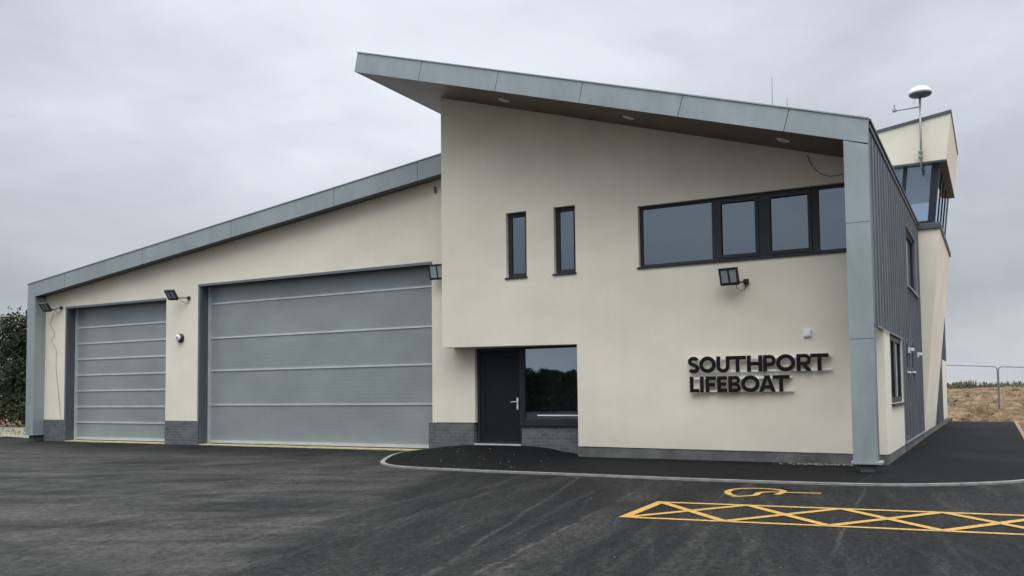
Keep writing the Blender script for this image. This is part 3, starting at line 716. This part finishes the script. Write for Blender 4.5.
# radar mast on the tower
r = thing('radar_mast', 'grey mast with white radar dome and short side arm on lookout tower', 'radar mast', (-1.50, 25.25, 7.1))
MB().tube([(-1.50, 25.23, 7.04), (-1.475, 25.23, 9.06)], .028, 10).build('mast', M['mast'], r, smooth=True)
MB().tube([(-1.50, 25.23, 8.765), (-2.10, 25.23, 8.765), (-2.10, 25.23, 8.92)], .022, 8).box(-2.15, -2.05, 25.18, 25.28, 8.735, 8.795).build('side_arm', M['mast'], r)
MB().box(-1.56, -1.46, 25.19, 25.41, 7.42, 7.46).box(-1.56, -1.46, 25.19, 25.38, 7.56, 7.60).build('clamp', M['mast'], r)
MB().tube([(-1.60, 25.23, 8.80), (-1.63, 25.23, 8.90), (-1.58, 25.23, 9.02)], .008, 6).build('cable', M['white'], r)
MB().lathe((-1.465, 25.23, 9.055), [(.05, -.05), (.10, -.01), (.255, .01), (.285, .05)], 32).build('dome_base', M['coping'], r, smooth=True)
MB().lathe((-1.465, 25.23, 9.055), [(.285, .051), (.280, .10), (.255, .155), (.21, .20), (.14, .235), (.07, .25), (.02, .253)], 32).build('dome', M['white'], r, smooth=True)
for x, z0_, z1_, lab in ((-4.195, 6.45, 8.43, 'taller thin whip aerial on the upper roof'), (-3.875, 6.35, 7.9, 'shorter thin whip aerial on the upper roof')):
    w_ = thing('whip_aerial', lab, 'aerial', (x, 20, z0_), 'whip aerials on the roof')
    MB().tube([(x, 20, z0_), (x, 20, z1_)], [.014, .007], 6).build('rod', M['mast'], w_)
    MB().lathe((x, 20, z0_-.06), [(.06, 0), (.06, .06), (.03, .12)], 12).build('foot', M['mast'], w_)

# ------------------------------------------------------------------ temporary fence
def fence_panel(x0, y0, x1, y1, zb0, zb1, h, label):
    f = thing('mesh_fence_panel', label, 'fence', (x0, y0, zb0), 'temporary mesh fence panels')
    a = Vector((x0, y0, 0)); b = Vector((x1, y1, 0)); u = (b-a).normalized(); L = (b-a).length
    P = lambda s, z: tuple(a+u*s+Vector((0, 0, zb0+(zb1-zb0)*s/L+z)))
    rr = .16; pts = [P(0, -.2), P(0, h-rr)]+[P(rr-rr*math.cos(R(q)), h-rr+rr*math.sin(R(q))) for q in (22, 45, 67, 90)]
    pts += [P(L-rr, h)]+[P(L-rr+rr*math.sin(R(q)), h-rr+rr*math.cos(R(q))) for q in (22, 45, 67, 90)]+[P(L, -.2)]
    MB().tube(pts, .022, 8).tube([P(0, .04), P(L, .04)], .013, 8).build('frame', M['galv'], f)
    m = MB(); s = .2
    while s < L-.05: m.tube([P(s, .04), P(s, h)], .0013, 3, False); s += .16
    z = .35
    while z < h-.05: m.tube([P(0, z), P(L, z)], .0013, 3, False); z += .30
    m.build('wire_mesh', M['galv'], f)
    MB().box(a.x-.06, a.x+.06, a.y-.30, a.y+.30, zb0-.36, zb0-.20).build('foot', M['granite'], f, .02)
fence_panel(-3.40, 44.6, .115, 45.0, .68, .48, 1.78, 'mesh fence panel beside the station, left of the fence joint')
fence_panel(.165, 45.0, 3.5, 43.6, .48, .28, 1.78, 'mesh fence panel right of the fence joint, running out of view')
fence_panel(3.6, 43.6, 6.9, 42.6, .28, .2, 1.78, 'mesh fence panel furthest to the right')

# ------------------------------------------------------------------ vegetation
def leaves(m, c, rad, n, size, rnd):
    for _ in range(n):
        d = Vector((rnd.gauss(0, 1), rnd.gauss(0, 1), rnd.gauss(0, 1))); d.normalize(); q = rnd.random()**.45
        p = Vector(c)+Vector((d.x*rad[0], d.y*rad[1], d.z*rad[2]))*q
        u = Vector((rnd.gauss(0, 1), rnd.gauss(0, 1), rnd.gauss(0, 1))).normalized(); w_ = u.orthogonal().normalized(); s = size*rnd.uniform(.6, 1.4)
        m.add([p-u*s, p+w_*s*.45, p+u*s, p-w_*s*.45], [(0, 1, 2, 3)])
def tree(x, y, z, h, rad, label, seed, dens=1):
    rnd = random.Random(seed); t = thing('tree', label, 'tree', (x, y, z), 'dark bushy trees beyond the hall')
    tr = MB(); lf = MB(); base = Vector((x, y, z))
    tr.tube([base+Vector((0, 0, -.3)), base+Vector((.05, 0, h*.3)), base+Vector((-.05, .1, h*.62)), base+Vector((.05, 0, h*.92))], [.14, .11, .07, .02], 8)
    for k in range(34):
        hz = h*(.06+.90*rnd.random()**.9); ang = rnd.random()*6.283; prof = math.sin(min(1, (hz/h)*1.15+.25)*math.pi*.82)**.7
        L = rad*(.45+.6*rnd.random())*prof; st = base+Vector((0, 0, hz*.80)); en = base+Vector((math.cos(ang)*L, math.sin(ang)*L, hz))
        tr.tube([st, st.lerp(en, .5)+Vector((0, 0, .08)), en], [.045, .028, .01], 5)
        s = rnd.uniform(.38, .72)
        leaves(lf, en, (s*1.1, s*1.1, s*.8), int(230*dens), .085, rnd)
        for _ in range(int(5*dens)):    # thin twigs that break the outline
            d = Vector((rnd.gauss(0, .6), rnd.gauss(0, .6), rnd.uniform(.1, 1))).normalized(); e2 = en+d*rnd.uniform(.5, .95)
            tr.tube([en, e2], [.01, .004], 3, False); leaves(lf, e2, (.12, .12, .16), 10, .04, rnd)
    leaves(lf, base+Vector((0, 0, h*.35)), (rad*.8, rad*.8, h*.34), int(2600*dens), .10, rnd)
    tr.build('trunk', M['bark'], t); lf.build('crown', M['leaf'], t)
    return t
tree(-33.6, 24.5, 0, 4.6, 1.7, 'dark bushy tree just left of the far end column, lower crown', 3)
tree(-36.6, 23.6, 0, 5.0, 1.9, 'dark bushy tree at the left edge of view, taller crown', 5)
tree(-40.6, 25.5, 0, 5.0, 2.0, 'dark bushy tree left of the other two, at frame edge', 8)
tree(-35.0, 28.5, 0, 4.7, 2.1, 'dark bushy tree standing behind the two front trees', 13)
tree(-31.2, 29.5, 0, 4.8, 2.0, 'dark bushy tree mostly hidden behind the far end column', 17)

def stuff(o): o['kind'] = 'stuff'; return o
rnd = random.Random(2); m = MB()
for i in range(700):
    y = rnd.uniform(62, 84); x = rnd.uniform(-22, 26); z = terrain_z(x, y); hh = rnd.uniform(.06, .34)*(.5+1.4*max(0, mnoise.noise(Vector((x*.35, y*.2, 5)))+.35))
    n = int(14+16*hh)
    for _ in range(n):
        a = rnd.random()*6.283; rr = rnd.uniform(0, .55); p = Vector((x+rr*math.cos(a), y+rr*math.sin(a), z-.05)); tip = p+Vector((rnd.gauss(0, .16), rnd.gauss(0, .16), hh*rnd.uniform(.6, 1.2)))
        m.add([p+Vector((-.05, 0, 0)), p+Vector((.05, 0, 0)), tip+Vector((.012, 0, 0)), tip+Vector((-.012, .01, 0))], [(0, 1, 2, 3)])
        leaves(m, p.lerp(tip, .7), (.14, .14, .14), 2, .07, rnd)
tag(stuff(m.build('dune_scrub', M['scrub'])), 'low green and straw scrub along the top of the sand bank', 'scrub')
m = MB()
for i in range(420):
    y = rnd.uniform(40, 66); x = rnd.uniform(-14, 20); z = terrain_z(x, y)
    for _ in range(7):
        p = Vector((x+rnd.gauss(0, .14), y+rnd.gauss(0, .14), z-.02)); tip = p+Vector((rnd.gauss(0, .09), rnd.gauss(0, .09), rnd.uniform(.04, .17)))
        m.add([p+Vector((-.035, 0, 0)), p+Vector((.035, 0, 0)), tip], [(0, 1, 2)])
tag(stuff(m.build('sand_tufts', M['scrub'])), 'scattered dry tufts on the brown sand bank', 'tufts')
# tufts on the verge by the trees
m = MB()
for i in range(1500):
    x = rnd.uniform(-48, -26.9); y = rnd.uniform(18.3, 24.5); p = Vector((x, y, .05)); tip = p+Vector((rnd.gauss(0, .05), rnd.gauss(0, .05), rnd.uniform(.04, .16)))
    m.add([p+Vector((-.02, 0, 0)), p+Vector((.02, 0, 0)), tip], [(0, 1, 2)])
tag(stuff(m.build('verge_grass', M['scrub'])), 'short dry grass on the verge beside the trees', 'grass')
# distant tree line across the road behind the viewer, seen only as a reflection in the glass
m = MB()
for i in range(150):
    x = -75+i*.72+rnd.uniform(-.4, .4); h = rnd.uniform(1.9, 3.1)+.6*math.sin(i*.23); y = -26+rnd.uniform(-1.5, 1.5)
    for k in range(5): leaves(m, (x+rnd.uniform(-.5, .5), y, h*(.10+.18*k)), (1.2, .9, h*.16), 260, .24, rnd)
tag(stuff(m.build('far_tree_line', M['leaf'])), 'line of dark trees opposite the station, mirrored in the entrance window', 'trees')

# stones on the tarmac beside the kerb and the gravel at the plinth
m = MB()
def stone(x, y, z, s):
    v = [(x+s*rnd.uniform(.6, 1)*a, y+s*rnd.uniform(.6, 1)*b, z+s*.55*c) for a, b, c in ((1, 0, 0), (-1, 0, 0), (0, 1, 0), (0, -1, 0), (0, 0, 1), (0, 0, -.6))]
    m.add(v, [(0, 2, 4), (2, 1, 4), (1, 3, 4), (3, 0, 4), (2, 0, 5), (1, 2, 5), (3, 1, 5), (0, 3, 5)])
for i in range(26): x = rnd.uniform(-11, -7.5); y = rnd.uniform(13.4, 16.7); stone(x, y, mound(x, y)+.003, rnd.uniform(.008, .022))
for i in range(140): x = rnd.gauss(-2.75, .4); y = rnd.uniform(16.05, 16.42); stone(x, y, mound(x, y)+.004, rnd.uniform(.010, .030))
for i in range(250): x = rnd.uniform(-18, 1); y = rnd.uniform(5.5, 12.6); stone(x, y, -.048, rnd.uniform(.003, .009))
tag(stuff(m.build('loose_stones', M['stone'])), 'loose pale stones scattered on the tarmac', 'stones')

# ------------------------------------------------------------------ sky and light
W = bpy.data.worlds.new('World'); scene.world = W; W.use_nodes = True; nt = W.node_tree; nt.nodes.clear()
SUN_EL, SUN_AZ = R(60), R(150)     # azimuth clockwise from +Y: light comes from behind and right of the viewer
out = N(nt, 'ShaderNodeOutputWorld'); add = N(nt, 'ShaderNodeAddShader')
sky = N(nt, 'ShaderNodeTexSky', sky_type='NISHITA'); sky.sun_disc = False; sky.sun_elevation = SUN_EL; sky.sun_rotation = SUN_AZ; sky.dust_density = 4; sky.air_density = 1
bg1 = N(nt, 'ShaderNodeBackground'); bg1.inputs[1].default_value = .008; nt.links.new(sky.outputs[0], bg1.inputs[0])
tc = N(nt, 'ShaderNodeTexCoord'); gen = tc.outputs['Generated']
def smap(sc, loc=(0, 0, 0)):
    mp = N(nt, 'ShaderNodeMapping'); mp.inputs['Scale'].default_value = sc; mp.inputs['Location'].default_value = loc; nt.links.new(gen, mp.inputs['Vector']); return mp.outputs['Vector']
def math_(op, a, b=None, c=None, clamp=False):
    n = N(nt, 'ShaderNodeMath', operation=op); n.use_clamp = clamp
    for i, v in enumerate((a, b, c)):
        if v is None: continue
        if hasattr(v, 'links'): nt.links.new(v, n.inputs[i])
        else: n.inputs[i].default_value = v
    return n.outputs[0]
sep = N(nt, 'ShaderNodeSeparateXYZ'); nt.links.new(gen, sep.inputs[0]); Zc = sep.outputs['Z']
n1 = noise(nt, smap((1, 1, 2.0), (2.3, .4, .2)), 1.5, 6, .5, .4)
n2 = noise(nt, smap((1, 1, 2.6), (.3, 1.7, 0)), 3.6, 7, .55, .6)
# overcast luminance: dim at the horizon, brighter overhead (CIE overcast), broken by cloud
el = math_('MAXIMUM', Zc, 0)
grad = N(nt, 'ShaderNodeValToRGB'); nt.links.new(el, grad.inputs[0]); cr = grad.color_ramp
stops = ((0, .48), (.045, .43), (.10, .29), (.25, .40), (.42, .44), (.60, 1.30), (.95, 2.0))
cr.elements[0].position = 0; cr.elements[1].position = .95
for p, v in stops[1:-1]: cr.elements.new(p)
for e_, (p, v) in zip(sorted(cr.elements, key=lambda e: e.position), stops): e_.color = (v/2, v/2, v/2, 1)
bl = N(nt, 'ShaderNodeVectorMath', operation='DOT_PRODUCT'); bl.inputs[1].default_value = Vector((-.55, .74, .40)).normalized(); nt.links.new(gen, bl.inputs[0])
blob = math_('POWER', math_('MAXIMUM', bl.outputs['Value'], 0), 14)
lum = math_('MULTIPLY', math_('MULTIPLY', grad.outputs[0], 2), math_('MULTIPLY_ADD', n1, .9, .57))
lum = math_('MULTIPLY', lum, math_('MULTIPLY_ADD', n2, .62, .69))
lum = math_('MULTIPLY_ADD', blob, .20, lum)
cloud = N(nt, 'ShaderNodeMix', data_type='RGBA'); nt.links.new(math_('MULTIPLY', lum, 1.25, clamp=True), cloud.inputs[0])
cloud.inputs[6].default_value = (.875, .928, 1.035, 1); cloud.inputs[7].default_value = (.935, .982, 1.04, 1)
bg2 = N(nt, 'ShaderNodeBackground'); nt.links.new(cloud.outputs[2], bg2.inputs[0]); nt.links.new(lum, bg2.inputs[1])
nt.links.new(bg1.outputs[0], add.inputs[0]); nt.links.new(bg2.outputs[0], add.inputs[1]); nt.links.new(add.outputs[0], out.inputs[0])
sl = bpy.data.lights.new('sun', 'SUN'); sl.energy = .8; sl.angle = R(45); sl.color = (1, .975, .93)
so = bpy.data.objects.new('sun', sl); COL.objects.link(so)
d = Vector((math.sin(SUN_AZ)*math.cos(SUN_EL), math.cos(SUN_AZ)*math.cos(SUN_EL), math.sin(SUN_EL)))
so.rotation_euler = d.to_track_quat('Z', 'Y').to_euler(); so.location = d*50

# ------------------------------------------------------------------ camera (fitted to the photograph's vanishing points)
yaw, pitch, roll, f_px, cyp = -.5031, .0521, -.0108, 875.387, 346.893
fw = Vector((math.sin(yaw)*math.cos(pitch), math.cos(yaw)*math.cos(pitch), math.sin(pitch)))
rt = Vector((math.cos(yaw), -math.sin(yaw), 0)); up = rt.cross(fw)
r2 = rt*math.cos(roll)+up*math.sin(roll); u2 = -rt*math.sin(roll)+up*math.cos(roll)
cam = bpy.data.cameras.new('camera'); co = bpy.data.objects.new('camera', cam); COL.objects.link(co)
co.matrix_world = Matrix(((r2.x, u2.x, -fw.x, 0), (r2.y, u2.y, -fw.y, 0), (r2.z, u2.z, -fw.z, 1.33), (0, 0, 0, 1)))
cam.sensor_width = 36; cam.lens = f_px/1024*36; cam.shift_y = (cyp-288)/1024; cam.clip_end = 9000; cam.clip_start = .05
scene.camera = co
scene.view_settings.view_transform = 'Standard'; scene.view_settings.look = 'None'; scene.view_settings.exposure = .5; scene.view_settings.gamma = 1
scene.render.resolution_x = 1024; scene.render.resolution_y = 576
